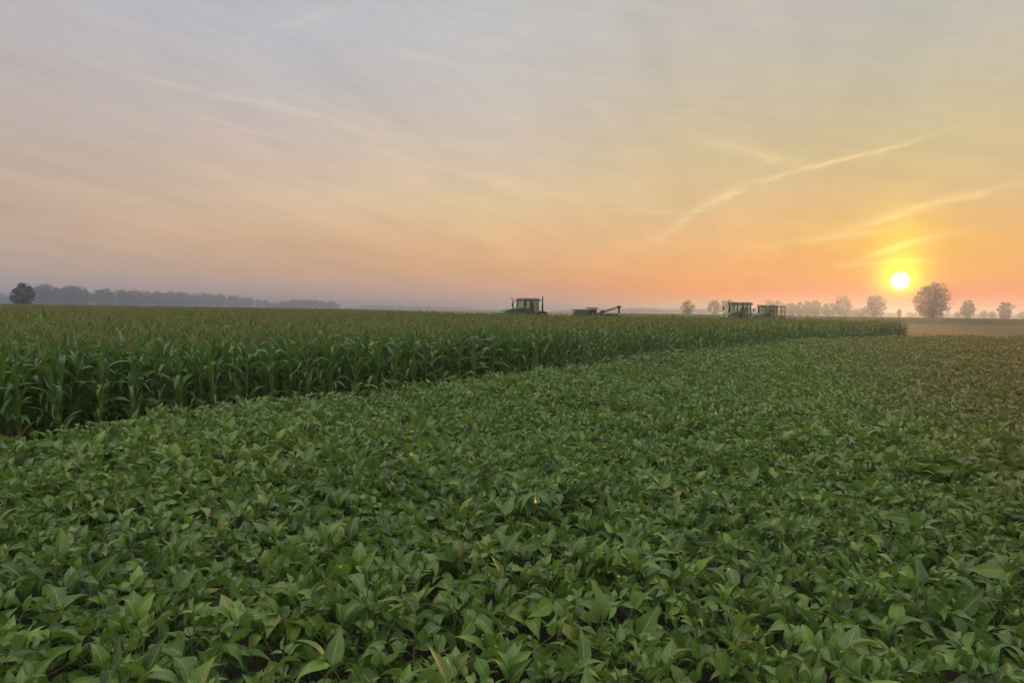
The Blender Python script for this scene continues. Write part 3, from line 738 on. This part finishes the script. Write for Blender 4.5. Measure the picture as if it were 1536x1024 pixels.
def make_tractor(loc, rz, s, label, variant):
    t = empty('tractor', loc, rz, s)
    tag(t, label, 'tractor', 'tractors working at the back of the corn')
    # chassis and front weights
    mb = MB(); box(mb, (0.6, 0, 0.85), (4.0, 0.62, 0.5), bev=0.05); box(mb, (1.75, 0, 0.72), (0.28, 1.5, 0.22), bev=0.03); box(mb, (-1.15, 0, 0.95), (0.36, 1.5, 0.34), bev=0.03); box(mb, (2.75, 0, 0.9), (0.35, 0.8, 0.45), bev=0.04)
    link('chassis', mb.mesh('chassis', M['dark'], False), t)
    # hood with sloping nose
    hood = MB(); prism(hood, [(0.55, 1.1), (2.62, 1.1), (2.82, 1.28), (2.82, 1.72), (2.66, 1.98), (2.0, 2.16), (1.2, 2.26), (0.55, 2.28)], -0.46, 0.46, 0, 0.07)
    h = link('hood', hood.mesh('hood', M['paint'], False), t)
    mb = MB(); box(mb, (2.83, 0, 1.48), (0.05, 0.62, 0.40), bev=0.012)
    for k in range(5): box(mb, (2.86, 0, 1.34 + k * 0.07), (0.02, 0.58, 0.02))
    link('grille', mb.mesh('grille', M['dark'], False), h)
    for sy in (-1, 1):
        mb = MB(); box(mb, (2.75, sy * 0.27, 1.80), (0.10, 0.22, 0.10), bev=0.03); link('headlight', mb.mesh('headlight', M['lamp_lens'], False), h)
        mb = MB(); box(mb, (1.7, sy * 0.468, 1.42), (1.2, 0.02, 0.40), bev=0.008)
        for k in range(6): box(mb, (1.25 + k * 0.18, sy * 0.484, 1.42), (0.03, 0.014, 0.36))
        link('side_vent', mb.mesh('side_vent', M['dark'], False), h)
    # cab: lower body, posts, roof, panes
    cab = MB(); prism(cab, [(-1.05, 1.15), (0.55, 1.15), (0.62, 1.75), (-1.12, 1.75)], -0.72, 0.72, 0, 0.04)
    c = link('cab', cab.mesh('cab', M['paint'], False), t)
    B = [(0.60, 0.78), (-1.08, 0.78), (-1.08, -0.78), (0.60, -0.78)]; T = [(0.46, 0.72), (-1.05, 0.72), (-1.05, -0.72), (0.46, -0.72)]
    fr = MB()
    for (bx, by), (tx, ty) in zip(B, T): tube(fr, [(bx, by * .95, 1.72), (tx, ty * .98, 3.0)], 0.07, 6, cap=True)
    for sy in (-1, 1): tube(fr, [(-0.38, sy * 0.74, 1.72), (-0.36, sy * 0.72, 3.0)], 0.06, 6, cap=True)
    box(fr, (-0.24, 0, 1.765), (1.78, 1.56, 0.03), bev=0.01)
    link('cab_frame', fr.mesh('cab_frame', M['dark'], False), c)
    for i in range(4):
        j = (i + 1) % 4
        if i in (0, 2):
            y0 = 0.745 * (1 if i == 0 else -1); y1 = 0.71 * (1 if i == 0 else -1)
            pane(c, [(0.55, y0, 1.80), (-0.34, y0, 1.80), (-0.33, y1, 2.96), (0.43, y1, 2.96)])
            pane(c, [(-0.42, y0, 1.80), (-1.03, y0, 1.80), (-1.0, y1, 2.96), (-0.40, y1, 2.96)])
        else:
            x0, x1 = (-1.07, -1.04) if i == 1 else (0.59, 0.46)
            pane(c, [(x0, 0.66, 1.80), (x0, -0.66, 1.80), (x1, -0.62, 2.96), (x1, 0.62, 2.96)])
    rf = MB(); box(rf, (-0.30, 0, 3.10), (2.06, 1.82, 0.26), bev=0.08, taper=(0.93, 0.91)); box(rf, (-0.30, 0, 2.985), (1.72, 1.5, 0.03), bev=0.01)
    rr = link('roof', rf.mesh('cab_roof', M['roof'], False), c)
    for x in (0.69, -1.29):
        for y in (-0.5, 0.5):
            mb = MB(); box(mb, (x, y, 3.06), (0.06, 0.22, 0.10), bev=0.02); link('work_light', mb.mesh('work_light', M['lamp_lens'], False), rr)
    mb = MB(); tube(mb, [(-0.9, 0.5, 3.2), (-0.9, 0.5, 3.3)], 0.05, 10, cap=True); link('beacon', mb.mesh('beacon', M['amber'], False), rr)
    # inside
    mb = MB(); box(mb, (-0.55, 0, 1.95), (0.52, 0.52, 0.16), bev=0.05); box(mb, (-0.78, 0, 2.30), (0.22, 0.62, 0.66), bev=0.08); box(mb, (-0.80, 0, 2.72), (0.16, 0.36, 0.24), bev=0.07); box(mb, (-0.55, -0.42, 2.08), (0.5, 0.18, 0.36), bev=0.05); box(mb, (-0.55, 0.38, 2.05), (0.4, 0.14, 0.26), bev=0.04)
    link('seat', mb.mesh('seat', M['seat'], False), c)
    mb = MB(); tube(mb, [(0.35, 0, 1.78), (0.16, 0, 2.22)], 0.05, 6)
    ring = [(0.13 + 0.06 * math.cos(a), 0.19 * math.sin(a), 2.24 + 0.18 * math.cos(a)) for a in np.linspace(0, 2 * PI, 17)]
    tube(mb, ring, 0.018, 5); box(mb, (0.40, 0, 2.0), (0.16, 0.5, 0.24), bev=0.04)
    link('steering_wheel', mb.mesh('steering_wheel', M['dark'], False), c)
    # exhaust with a curved end on the hood's far side
    mb = MB(); ey = -0.36; tube(mb, [(1.25, ey, 1.9), (1.25, ey, 2.5)], 0.075, 10); tube(mb, [(1.25, ey, 2.45), (1.25, ey, 2.9), (1.27, ey, 3.05), (1.36, ey, 3.20), (1.48, ey, 3.27)], 0.05, 10, cap=True)
    link('exhaust_pipe', mb.mesh('exhaust_pipe', M['dark']), t)
    for sy in (-1, 1):
        mb = MB(); tube(mb, [(0.42, sy * 0.78, 2.92), (0.75, sy * 1.22, 2.86), (0.75, sy * 1.22, 2.78)], 0.018, 5)
        box(mb, (0.75, sy * 1.24, 2.60), (0.07, 0.20, 0.34), bev=0.025)
        mr = link('mirror', mb.mesh('side_mirror', M['dark'], False), t)
        mb = MB(); box(mb, (0.711, sy * 1.24, 2.60), (0.006, 0.16, 0.29)); link('mirror_glass', mb.mesh('mirror_glass', M['mirror'], False), mr)
    # fenders
    for sy in (-1, 1):
        mb = MB(); V = []; n = 12
        for a in np.linspace(R(15), R(165), n):
            for rr_, yy in ((1.06, 0.70), (1.06, 1.28), (1.01, 1.28), (1.01, 0.70)):
                V.append((-1.15 + rr_ * math.cos(a), sy * yy, 0.95 + rr_ * math.sin(a)))
        F = [(i * 4 + k, i * 4 + (k + 1) % 4, i * 4 + 4 + (k + 1) % 4, i * 4 + 4 + k) for i in range(n - 1) for k in range(4)] + [(0, 1, 2, 3), (n * 4 - 1, n * 4 - 2, n * 4 - 3, n * 4 - 4)]
        mb.add(V, F); fe = link('fender', mb.mesh('rear_fender', M['paint']), t)
        mb = MB(); box(mb, (-0.95, sy * 1.0, 2.09), (0.12, 0.22, 0.12), bev=0.03); link('marker_lamp', mb.mesh('marker_lamp', M['amber'], False), fe)
        wheel(t, (-1.15, sy * 1.0, 0.95), 0.95, 0.52); wheel(t, (1.75, sy * 0.92, 0.70), 0.70, 0.40, 16)
    mb = MB()
    for k in range(3): box(mb, (0.12, 0.86, 0.55 + k * 0.28), (0.42, 0.24, 0.04), bev=0.01)
    for x in (-0.06, 0.30): box(mb, (x, 0.78, 0.85), (0.03, 0.03, 0.75))
    link('step', mb.mesh('cab_steps', M['dark'], False), t)
    if variant == 'mast':
        mb = MB(); tube(mb, [(-1.45, 0.92, 1.9), (-1.45, 0.92, 2.7), (-1.45, 0.92, 2.75), (-1.45, 0.92, 3.15), (-1.44, 0.92, 3.5)], [0.10, 0.095, 0.075, 0.07, 0.035], 10, cap=True)
        tube(mb, [(-1.2, 0.72, 3.05), (-1.45, 0.92, 3.05)], 0.025, 6)
        link('mast', mb.mesh('mast', M['dark']), t)
        mb = MB(); box(mb, (-0.72, 0.772, 2.36), (0.58, 0.012, 1.05)); 
        link('amber_shade', mb.mesh('amber_shade', glass('amber_glass', (0.92, 0.78, 0.45)), False), c)
    if variant == 'rack':
        mb = MB()
        P = [(-1.7, -0.9), (-1.7, 0.9), (-2.7, 0.9), (-2.7, -0.9)]
        for x, y in P: tube(mb, [(x, y, 1.0), (x, y, 3.12)], 0.05, 6, cap=True)
        for z in (1.05, 3.08):
            for i in range(4): tube(mb, [(*P[i], z), (*P[(i + 1) % 4], z)], 0.045, 6)
        for z in (1.55, 2.05, 2.55):
            for i in range(4): tube(mb, [(*P[i], z), (*P[(i + 1) % 4], z)], 0.014, 4)
        for f in (0.25, 0.5, 0.75):
            for i in range(4):
                a, b = P[i], P[(i + 1) % 4]; x, y = a[0] + (b[0] - a[0]) * f, a[1] + (b[1] - a[1]) * f
                tube(mb, [(x, y, 1.05), (x, y, 3.08)], 0.014, 4)
        box(mb, (-2.2, 0, 0.95), (1.3, 1.9, 0.12), bev=0.02); box(mb, (-1.45, 0, 0.95), (0.5, 0.3, 0.1))
        rk = link('rear_rack', mb.mesh('rear_rack', M['dark'], False), t)
        for k in range(4):
            mb = MB(); y = -0.95 + k * 0.62; box(mb, (-3.1, y, 1.55), (0.42, 0.40, 0.5), bev=0.06, taper=(0.85, 0.85)); box(mb, (-3.1, y, 1.83), (0.34, 0.34, 0.07), bev=0.02); box(mb, (-3.0, y, 1.1), (0.10, 0.10, 0.5))
            link('seed_box', mb.mesh('seed_box', M['grey'], False), t)
        mb = MB(); box(mb, (-2.95, 0, 0.98), (0.16, 2.6, 0.16), bev=0.02); link('tool_bar', mb.mesh('tool_bar', M['dark'], False), t)
    if variant == 'tank':
        for sy in (-1, 1):
            mb = MB(); lathe_y(mb, [(0.10, -0.36), (0.22, -0.34), (0.30, -0.26), (0.30, 0.26), (0.22, 0.34), (0.10, 0.36)], (-1.85, sy * 0.62, 1.95), 20); box(mb, (-1.75, sy * 0.62, 1.35), (0.7, 0.5, 0.7), bev=0.04)
            link('spray_tank', mb.mesh('spray_tank', M['grey']), t)
    return t

def mach(px_, Y): x, y = at_dist(px_, Y); return (x, y, 0.0)
# heading angle: model +X is forward; the photo shows the noses to the left, turned towards the viewer
make_tractor(mach(788, 84), R(180 + 33), 1.13, 'green tractor with tall dark mast behind its cab, standing apart from the other two', 'mast')
make_tractor(mach(1108, 80), R(180 + 44), 1.08, 'green tractor in front of the pair, grille and big windscreen turned towards the beans', 'tank')
make_tractor(mach(1150, 91), R(180 + 42), 1.04, 'green tractor at the rear of the pair, with open wire rack mounted behind its cab', 'rack')

# low green implement with a raised boom
def make_implement(loc, rz, s):
    t = empty('harvest_trailer', loc, rz, s)
    tag(t, 'low green farm trailer with small canopy and raised dark boom behind the corn', 'farm trailer')
    mb = MB(); prism(mb, [(1.1, 0.9), (2.9, 0.9), (3.35, 1.55), (3.2, 1.75), (2.65, 2.05), (2.45, 2.5), (0.70, 2.5), (0.85, 1.6)], -0.9, 0.9, 0, 0.05)
    h = link('hopper', mb.mesh('hopper', M['paint'], False), t)
    mb = MB(); box(mb, (1.57, 0, 2.52), (1.85, 1.7, 0.06), bev=0.02); link('hopper_rim', mb.mesh('hopper_rim', M['paint'], False), h)
    mb = MB(); box(mb, (3.18, 0, 1.55), (0.5, 1.3, 0.5), bev=0.08); link('nose', mb.mesh('nose', M['dark'], False), t)
    mb = MB(); box(mb, (0.2, 0, 1.45), (0.95, 1.5, 1.5), bev=0.08); box(mb, (0.22, 0, 2.38), (0.8, 1.2, 0.42), bev=0.06); link('engine_housing', mb.mesh('engine_housing', M['dark'], False), t)
    mb = MB(); box(mb, (0.25, 0, 2.72), (1.35, 1.6, 0.14), bev=0.04, taper=(0.8, 0.8))
    for x in (-0.15, 0.6):
        for y in (-0.6, 0.6): tube(mb, [(x, y, 2.1), (x, y, 2.66)], 0.03, 6)
    link('canopy', mb.mesh('canopy', M['roof'], False), t)
    mb = MB(); tube(mb, [(-0.35, 0, 2.05), (-1.0, 0, 2.2), (-2.95, 0, 2.86)], [0.07, 0.085, 0.06], 10, cap=True); tube(mb, [(-1.0, 0, 2.36), (-2.95, 0, 2.98)], 0.025, 6); box(mb, (-1.05, 0, 2.34), (0.5, 0.3, 0.24), bev=0.05)
    bo = link('boom', mb.mesh('boom', M['dark']), t)
    mb = MB(); box(mb, (-3.05, 0, 2.9), (0.40, 0.34, 0.30), bev=0.06); tube(mb, [(-3.05, 0, 2.9), (-3.05, 0, 1.2)], 0.11, 10, cap=True); link('spout', mb.mesh('spout', M['dark'], False), bo)
    mb = MB(); box(mb, (-1.75, 0, 1.88), (2.2, 1.1, 0.42), bev=0.06); box(mb, (-1.75, 0, 1.4), (0.3, 0.7, 0.7), bev=0.04); link('conveyor', mb.mesh('conveyor', M['dark'], False), t)
    mb = MB(); box(mb, (-2.95, 0, 1.78), (0.3, 0.9, 0.6), bev=0.05); box(mb, (-0.55, 0, 1.7), (0.22, 0.9, 0.55), bev=0.04); link('guard', mb.mesh('guard', M['grey'], False), t)
    mb = MB(); box(mb, (0.2, 0, 0.72), (6.6, 0.9, 0.22), bev=0.04); link('frame', mb.mesh('trailer_frame', M['dark'], False), t)
    for x in (2.0, -1.7):
        for sy in (-1, 1): wheel(t, (x, sy * 1.05, 0.6), 0.60, 0.36, 14)
    return t
make_implement(mach(891, 86), R(180 + 8), 0.98)

# ------------------------------------------------------------------ sky
SUN_AZ, SUN_EL = azel(1350, 421)
print('sun', SUN_AZ, SUN_EL)
w = bpy.data.worlds.new('World'); scene.world = w; w.use_nodes = True
nt = w.node_tree; nt.nodes.clear(); N = nt.nodes.new; L = nt.links.new
tc = N('ShaderNodeTexCoord'); sp = N('ShaderNodeSeparateXYZ'); nv = N('ShaderNodeVectorMath'); nv.operation = 'NORMALIZE'
L(tc.outputs['Generated'], nv.inputs[0]); L(nv.outputs[0], sp.inputs[0])
X, Y, Z = sp.outputs
deg = lambda s: mth(nt, 'MULTIPLY', s, 180 / PI)
el = deg(mth(nt, 'ARCSINE', Z)); az = deg(mth(nt, 'ARCTAN2', X, Y))
sa, se = R(SUN_AZ), R(SUN_EL)
hl = mth(nt, 'SQRT', mth(nt, 'MAXIMUM', mth(nt, 'ADD', mth(nt, 'MULTIPLY', X, X), mth(nt, 'MULTIPLY', Y, Y)), 1e-8))
cosA = mth(nt, 'DIVIDE', mth(nt, 'ADD', mth(nt, 'MULTIPLY', X, math.sin(sa)), mth(nt, 'MULTIPLY', Y, math.cos(sa))), hl)
A = deg(mth(nt, 'ARCCOSINE', mth(nt, 'MINIMUM', mth(nt, 'MAXIMUM', cosA, -1.0), 1.0)))
ELS = [0, 1.5, 3, 5, 8, 12, 16, 20, 24, 40, 90]
ELF = lambda e: (max(e, 0) / 90) ** 0.5
elp = mth(nt, 'POWER', mth(nt, 'DIVIDE', mth(nt, 'MAXIMUM', el, 0.0), 90.0), 0.5)
COLS = [  # overhead and rear sky, out of view, brightened as added fill for the crops
 (0,   [(244,150,100), (250,158,88), (251,170,82), (248,182,88), (240,190,105), (222,193,130), (206,190,152), (198,188,168), (193,187,178), (1.0,0.98,1.01), (1.5,1.5,1.53)]),
 (14,  [(228,152,112), (242,160,100), (242,170,104), (238,182,110), (232,192,125), (218,193,140), (205,190,155), (197,188,170), (192,187,180), (1.0,0.98,1.01), (1.5,1.5,1.53)]),
 (28,  [(204,155,132), (213,155,122), (220,162,120), (226,178,124), (226,193,142), (212,193,165), (202,193,180), (194,192,188), (190,190,192), (1.0,0.98,1.01), (1.5,1.5,1.53)]),
 (46,  [(180,150,145), (190,155,140), (202,160,138), (212,172,140), (212,185,158), (200,183,172), (192,186,184), (185,185,192), (182,183,193), (1.0,0.98,1.01), (1.5,1.5,1.53)]),
 (62,  [(165,148,150), (178,155,147), (186,160,146), (192,165,146), (195,172,155), (190,175,168), (186,178,178), (184,182,190), (182,182,194), (1.0,0.98,1.01), (1.5,1.5,1.53)]),
 (180, [(140,136,140), (148,143,147), (158,153,156), (170,165,167), (186,181,182), (0.60,0.58,0.59), (0.72,0.70,0.71), (0.82,0.80,0.81), (0.9,0.88,0.89), (1.15,1.13,1.14), (1.5,1.5,1.53)])]
DELTA = {0: [(-0.144, -0.175, -0.175), (-0.288, -0.35, -0.35), (-0.35, -0.195, -0.264), (-0.253, -0.115, -0.052), (-0.241, -0.087, 0.046), (-0.182, -0.057, 0.05), (-0.101, -0.037, 0.05), (-0.08080000000000001, -0.0296, 0.04000000000000001)], 14: [(0.025, -0.055, -0.121), (0.05, -0.11, -0.242), (0.005, -0.02, -0.03), (-0.075, -0.035, 0.018), (-0.111, -0.046, 0.047), (-0.067, -0.019, 0.05), (-0.04, -0.011, 0.05), (-0.022, -0.005, 0.05)], 28: [(0.025, 0.025, 0.025), (0.05, 0.05, 0.05), (0.05, 0.05, 0.002), (0.05, 0.044, 0.045), (0.018, 0.037, 0.05), (-0.006, 0.004, 0.047), (-0.005, -0.005, 0.032), (-0.005, -0.0, 0.018)], 46: [(0.025, 0.025, 0.0195), (0.05, 0.05, 0.039), (0.05, 0.05, 0.008), (0.05, 0.05, 0.016), (0.038, 0.031, 0.02), (0.006, 0.003, 0.005), (-0.001, 0.005, 0.013), (0.035, 0.04, 0.048)], 62: [(0.025, 0.025, 0.025), (0.05, 0.05, 0.05), (0.05, 0.05, 0.02), (0.05, 0.038, 0.023), (-0.011, -0.006, -0.009), (0.01, 0.017, 0.017), (0.005, 0.007, 0.009), (0.004, 0.005600000000000001, 0.0072)]}
def dl(A_, i, c):
    d = DELTA.get(A_, []); d = d[i] if i < len(d) else (0, 0, 0)
    return tuple(max(0.01, c[k] + d[k]) for k in range(3)) + (1.0,)
cols = [ramp(nt, elp, [(ELF(e), dl(a_, i_, lin(*c) if max(c) > 3 else c)) for i_, (e, c) in enumerate(zip(ELS, cs))], 'EASE' if False else 'LINEAR') for a_, cs in COLS]
sky = cols[0]
for i in range(1, len(COLS)):
    a0, a1 = COLS[i - 1][0], COLS[i][0]
    f = mth(nt, 'DIVIDE', mth(nt, 'SUBTRACT', A, a0), a1 - a0, clamp=True)
    sky = mixc(nt, f, sky, cols[i])
# soft cloud veil on a high plane
cv = N('ShaderNodeCombineXYZ'); dz = mth(nt, 'ADD', mth(nt, 'MAXIMUM', Z, 0.0), 0.10)
L(mth(nt, 'DIVIDE', X, dz), cv.inputs[0]); L(mth(nt, 'DIVIDE', Y, dz), cv.inputs[1])
def veil(rot, sc, scale, off, dist=0.6):
    mp = N('ShaderNodeMapping'); mp.vector_type = 'TEXTURE'; mp.inputs['Rotation'].default_value = (0, 0, R(rot)); mp.inputs['Scale'].default_value = sc; mp.inputs['Location'].default_value = off
    L(cv.outputs[0], mp.inputs[0])
    n = N('ShaderNodeTexNoise'); n.inputs['Scale'].default_value = scale; n.inputs['Detail'].default_value = 6; n.inputs['Roughness'].default_value = 0.55; n.inputs['Distortion'].default_value = dist
    L(mp.outputs[0], n.inputs['Vector']); return n.outputs['Fac']
v1 = veil(80, (2.6, 0.75, 1), 1.1, (3, 1, 0)); v2 = veil(66, (3.5, 0.6, 1), 2.1, (7, 4, 0), 0.9)
vv = mth(nt, 'ADD', mth(nt, 'SUBTRACT', v1, 0.5), mth(nt, 'MULTIPLY', mth(nt, 'SUBTRACT', v2, 0.5), 0.6))
fadeh = mth(nt, 'DIVIDE', mth(nt, 'MAXIMUM', el, 0.0), 4.0, clamp=True)
vv = mth(nt, 'MULTIPLY', vv, fadeh)
sky = mixc(nt, 1.0, sky, mixc(nt, mth(nt, 'MULTIPLY_ADD', vv, 1.0, 0.5, clamp=True), (0.86, 0.865, 0.88, 1), (1.15, 1.13, 1.09, 1)), 'MULTIPLY')
def dirnoise(sx, sy, tilt, off):
    cb = N('ShaderNodeCombineXYZ'); L(mth(nt, 'MULTIPLY', az, 1.0), cb.inputs[0]); L(el, cb.inputs[1]); cb.inputs[2].default_value = off
    mp = N('ShaderNodeMapping'); mp.inputs['Rotation'].default_value = (0, 0, R(tilt)); L(cb.outputs[0], mp.inputs[0])
    m2 = N('ShaderNodeMapping'); m2.inputs['Scale'].default_value = (sx, sy, 1); L(mp.outputs[0], m2.inputs[0])
    n = N('ShaderNodeTexNoise'); n.inputs['Scale'].default_value = 1.0; n.inputs['Detail'].default_value = 5; n.inputs['Roughness'].default_value = 0.62; n.inputs['Distortion'].default_value = 0.5
    L(m2.outputs[0], n.inputs['Vector']); return n.outputs['Fac']
wisp = dirnoise(0.35, 1.6, -14, 2.0)
wisp2 = dirnoise(0.16, 1.1, 10, 5.0)
# faint torn fibres all over the thin cloud
fib = mth(nt, 'MULTIPLY', mth(nt, 'MULTIPLY', mth(nt, 'SUBTRACT', wisp2, 0.5), fadeh), 0.55)
sky = mixc(nt, 1.0, sky, mixc(nt, mth(nt, 'ADD', fib, 0.5, clamp=True), (0.80, 0.80, 0.82, 1), (1.2, 1.19, 1.16, 1)), 'MULTIPLY')
# contrails and cirrus streaks, each a curve of elevation over azimuth
def fcurve(x, pts, vec=False):
    n = N('ShaderNodeFloatCurve'); c = n.mapping.curves[0]; n.mapping.use_clip = False; n.mapping.extend = 'HORIZONTAL'
    while len(c.points) > 2: c.points.remove(c.points[1])
    xs, ys = [p[0] for p in pts], [p[1] for p in pts]
    c.points[0].location = (xs[0], ys[0]); c.points[-1].location = (xs[-1], ys[-1])
    for p in pts[1:-1]: c.points.new(*p)
    if vec:
        for p in c.points: p.handle_type = 'VECTOR'
    n.mapping.update(); L(x, n.inputs['Value']); return n.outputs[0]
azn = mth(nt, 'DIVIDE', mth(nt, 'ADD', az, 40.0), 80.0, clamp=True)
def streak(pts, wid, inten):
    """pts in the photo's pixels turned to directions; wid half widths in degrees; inten 0..1 along it"""
    A_ = [azel(*p) for p in pts]; ax = [(a + 40) / 80 for a, e in A_]
    ce = mth(nt, 'MULTIPLY', fcurve(azn, [(x, e / 30) for x, (a, e) in zip(ax, A_)]), 30.0)
    wd = mth(nt, 'MINIMUM', mth(nt, 'MAXIMUM', fcurve(azn, list(zip(ax, wid))), 0.06), 0.8)
    I = fcurve(azn, [(ax[0] - 0.02, 0.0)] + list(zip(ax[1:-1], inten[1:-1])) + [(ax[-1] + 0.01, 0.0)], True)
    wob = mth(nt, 'MULTIPLY', mth(nt, 'ADD', mth(nt, 'SUBTRACT', v2, 0.5), mth(nt, 'MULTIPLY', mth(nt, 'SUBTRACT', wisp, 0.5), 1.5)), mth(nt, 'MULTIPLY', wd, 1.5))
    q = mth(nt, 'DIVIDE', mth(nt, 'ADD', mth(nt, 'SUBTRACT', el, ce), wob), wd)
    g = mth(nt, 'EXPONENT', mth(nt, 'MULTIPLY', mth(nt, 'MULTIPLY', q, q), -1.0))
    brk = mth(nt, 'MULTIPLY_ADD', mth(nt, 'SUBTRACT', wisp, 0.42), 3.2, 0.55, clamp=True)
    return mth(nt, 'MULTIPLY', mth(nt, 'MULTIPLY', g, brk), mth(nt, 'MAXIMUM', I, 0.0))
S = [
 streak([(985, 360), (1030, 326), (1075, 299), (1120, 280), (1180, 262), (1250, 243), (1320, 226), (1380, 209), (1428, 191)], [.42, .40, .36, .27, .22, .18, .15, .12, .09], [.2, .55, .8, .85, .8, .75, .65, .6, .3]),
 streak([(1270, 345), (1330, 326), (1400, 306), (1470, 290), (1540, 268)], [0.4, 0.288, 0.272, 0.272, 0.288], [.2, .7, .75, .7, .6]),
 streak([(140, 98), (250, 125), (330, 143), (420, 158), (500, 182), (570, 210), (650, 250)], [0.36, 0.32, 0.304, 0.288, 0.304, 0.336, 0.48], [0, .34, .40, .36, .42, .36, .1]),
 streak([(270, 163), (330, 182), (400, 203), (460, 224)], [0.24, 0.2, 0.224, 0.28], [.1, .32, .4, .2]),
 streak([(1050, 208), (1110, 222), (1160, 236), (1215, 246)], [0.32, 0.304, 0.36, 0.4], [.1, .38, .42, .2]),
 streak([(1280, 396), (1330, 374), (1400, 356), (1480, 342)], [0.2, 0.224, 0.24, 0.28], [.2, .6, .5, .2]),
 streak([(1270, 400), (1310, 396), (1350, 392), (1400, 392)], [0.144, 0.16, 0.2, 0.24], [.2, .7, .6, .2]),
 streak([(870, 318), (930, 317), (1000, 317), (1060, 318)], [0.128, 0.144, 0.144, 0.16], [.1, .3, .3, .1]),
 streak([(660, 250), (730, 268), (800, 290), (880, 300)], [0.32, 0.4, 0.4, 0.4], [.1, .32, .3, .1]),
 streak([(1110, 375), (1200, 362), (1290, 350), (1350, 345)], [0.24, 0.28, 0.28, 0.28], [.1, .4, .4, .2]),
 streak([(360, 60), (430, 38), (480, 22), (530, 16)], [0.28, 0.28, 0.32, 0.32], [.0, .25, .3, .1]),
]
tot = S[0]
for s_ in S[1:]: tot = mth(nt, 'ADD', tot, s_)
tint = mixc(nt, mth(nt, 'DIVIDE', A, 50.0, clamp=True), lin(252, 224, 158), lin(230, 213, 198))
sky = mixc(nt, mth(nt, 'MULTIPLY', tot, 0.72, clamp=True), sky, tint)
# glow round the sun, drawn up into the thin cloud above it
dA = mth(nt, 'MULTIPLY', mth(nt, 'SUBTRACT', az, SUN_AZ), math.cos(se)); dE = mth(nt, 'SUBTRACT', el, SUN_EL)
def gauss(sx, sup, sdn):
    up = mth(nt, 'GREATER_THAN', dE, 0.0); sv = mth(nt, 'MULTIPLY_ADD', up, sup - sdn, sdn)
    a_ = mth(nt, 'DIVIDE', dA, sx); b_ = mth(nt, 'DIVIDE', dE, sv)
    return mth(nt, 'EXPONENT', mth(nt, 'MULTIPLY', mth(nt, 'ADD', mth(nt, 'MULTIPLY', a_, a_), mth(nt, 'MULTIPLY', b_, b_)), -1.0))
def addc(base, f, col, k):
    n = N('ShaderNodeMix'); n.data_type = 'RGBA'; n.blend_type = 'ADD'; n.inputs[0].default_value = 1.0
    L(base, n.inputs[6]); L(mixc(nt, mth(nt, 'MULTIPLY', f, 1.0), (0, 0, 0, 1), tuple(c * k for c in col) + (1,)), n.inputs[7]); return n.outputs[2]
sky = addc(sky, gauss(4.0, 4.6, 1.6), (1.0, 0.78, -0.05), 0.13)
sky = addc(sky, gauss(1.6, 3.4, 1.1), (1.0, 1.0, -0.20), 0.42)
sky = addc(sky, gauss(1.2, 1.2, 1.0), (1.0, 1.0, -0.15), 0.8)
disc = mth(nt, 'SQRT', mth(nt, 'ADD', mth(nt, 'MULTIPLY', dA, dA), mth(nt, 'MULTIPLY', dE, dE)))
disc = mth(nt, 'SUBTRACT', 1.0, mth(nt, 'DIVIDE', mth(nt, 'SUBTRACT', disc, 0.30), 0.46), clamp=True)
sky = addc(sky, mth(nt, 'MULTIPLY', disc, disc), (1.0, 0.95, 0.85), 4.0)
# below the horizon: same as the horizon
nis = N('ShaderNodeTexSky'); nis.sky_type = 'NISHITA'; nis.sun_disc = False; nis.sun_elevation = se; nis.sun_rotation = sa; nis.dust_density = 3.0; nis.air_density = 1.0
bg1 = N('ShaderNodeBackground'); L(sky, bg1.inputs[0]); bg1.inputs[1].default_value = 1.0
bg2 = N('ShaderNodeBackground'); L(nis.outputs[0], bg2.inputs[0]); bg2.inputs[1].default_value = 0.004
ad = N('ShaderNodeAddShader'); L(bg1.outputs[0], ad.inputs[0]); L(bg2.outputs[0], ad.inputs[1])
wo = N('ShaderNodeOutputWorld'); L(ad.outputs[0], wo.inputs[0])
w.cycles.sampling_method = 'MANUAL'; w.cycles.sample_map_resolution = 1024

sd = bpy.data.lights.new('sun', 'SUN'); so = bpy.data.objects.new('sun', sd); COL.objects.link(so)
sd.energy = 1.1; sd.specular_factor = 0.4; sd.angle = R(1.5); sd.color = (1.0, 0.50, 0.19)
sdir = Vector((math.sin(sa) * math.cos(se), math.cos(sa) * math.cos(se), math.sin(se)))
so.rotation_euler = sdir.to_track_quat('Z', 'Y').to_euler(); so.location = (120, 220, 40)

# ------------------------------------------------------------------ haze
mb = MB(); h0, h1, e = -1.0, 24.0, 3100.0
box(mb, (0, 0, (h0 + h1) / 2), (2 * e, 2 * e, h1 - h0))
m, nt, N, L = mat('haze')
v = N('ShaderNodeVolumePrincipled'); v.inputs['Color'].default_value = (0.66, 0.80, 1.0, 1); v.inputs['Density'].default_value = 0.00080; v.inputs['Anisotropy'].default_value = 0.72
o = N('ShaderNodeOutputMaterial'); L(v.outputs[0], o.inputs['Volume'])
hz = link('haze', mb.mesh('haze', m, False)); tag(hz, 'thin morning haze lying over the fields', 'haze', kind='stuff')

# ------------------------------------------------------------------ render settings
scene.render.engine = 'CYCLES'
cy = scene.cycles
cy.max_bounces = 6; cy.diffuse_bounces = 2; cy.glossy_bounces = 2; cy.transmission_bounces = 4; cy.transparent_max_bounces = 8; cy.volume_bounces = 0
cy.use_denoising = True
cy.sample_clamp_indirect = 4.0
vs = scene.view_settings; vs.view_transform = 'Standard'; vs.look = 'None'; vs.exposure = 0.0; vs.gamma = 1.0; vs.use_curve_mapping = False
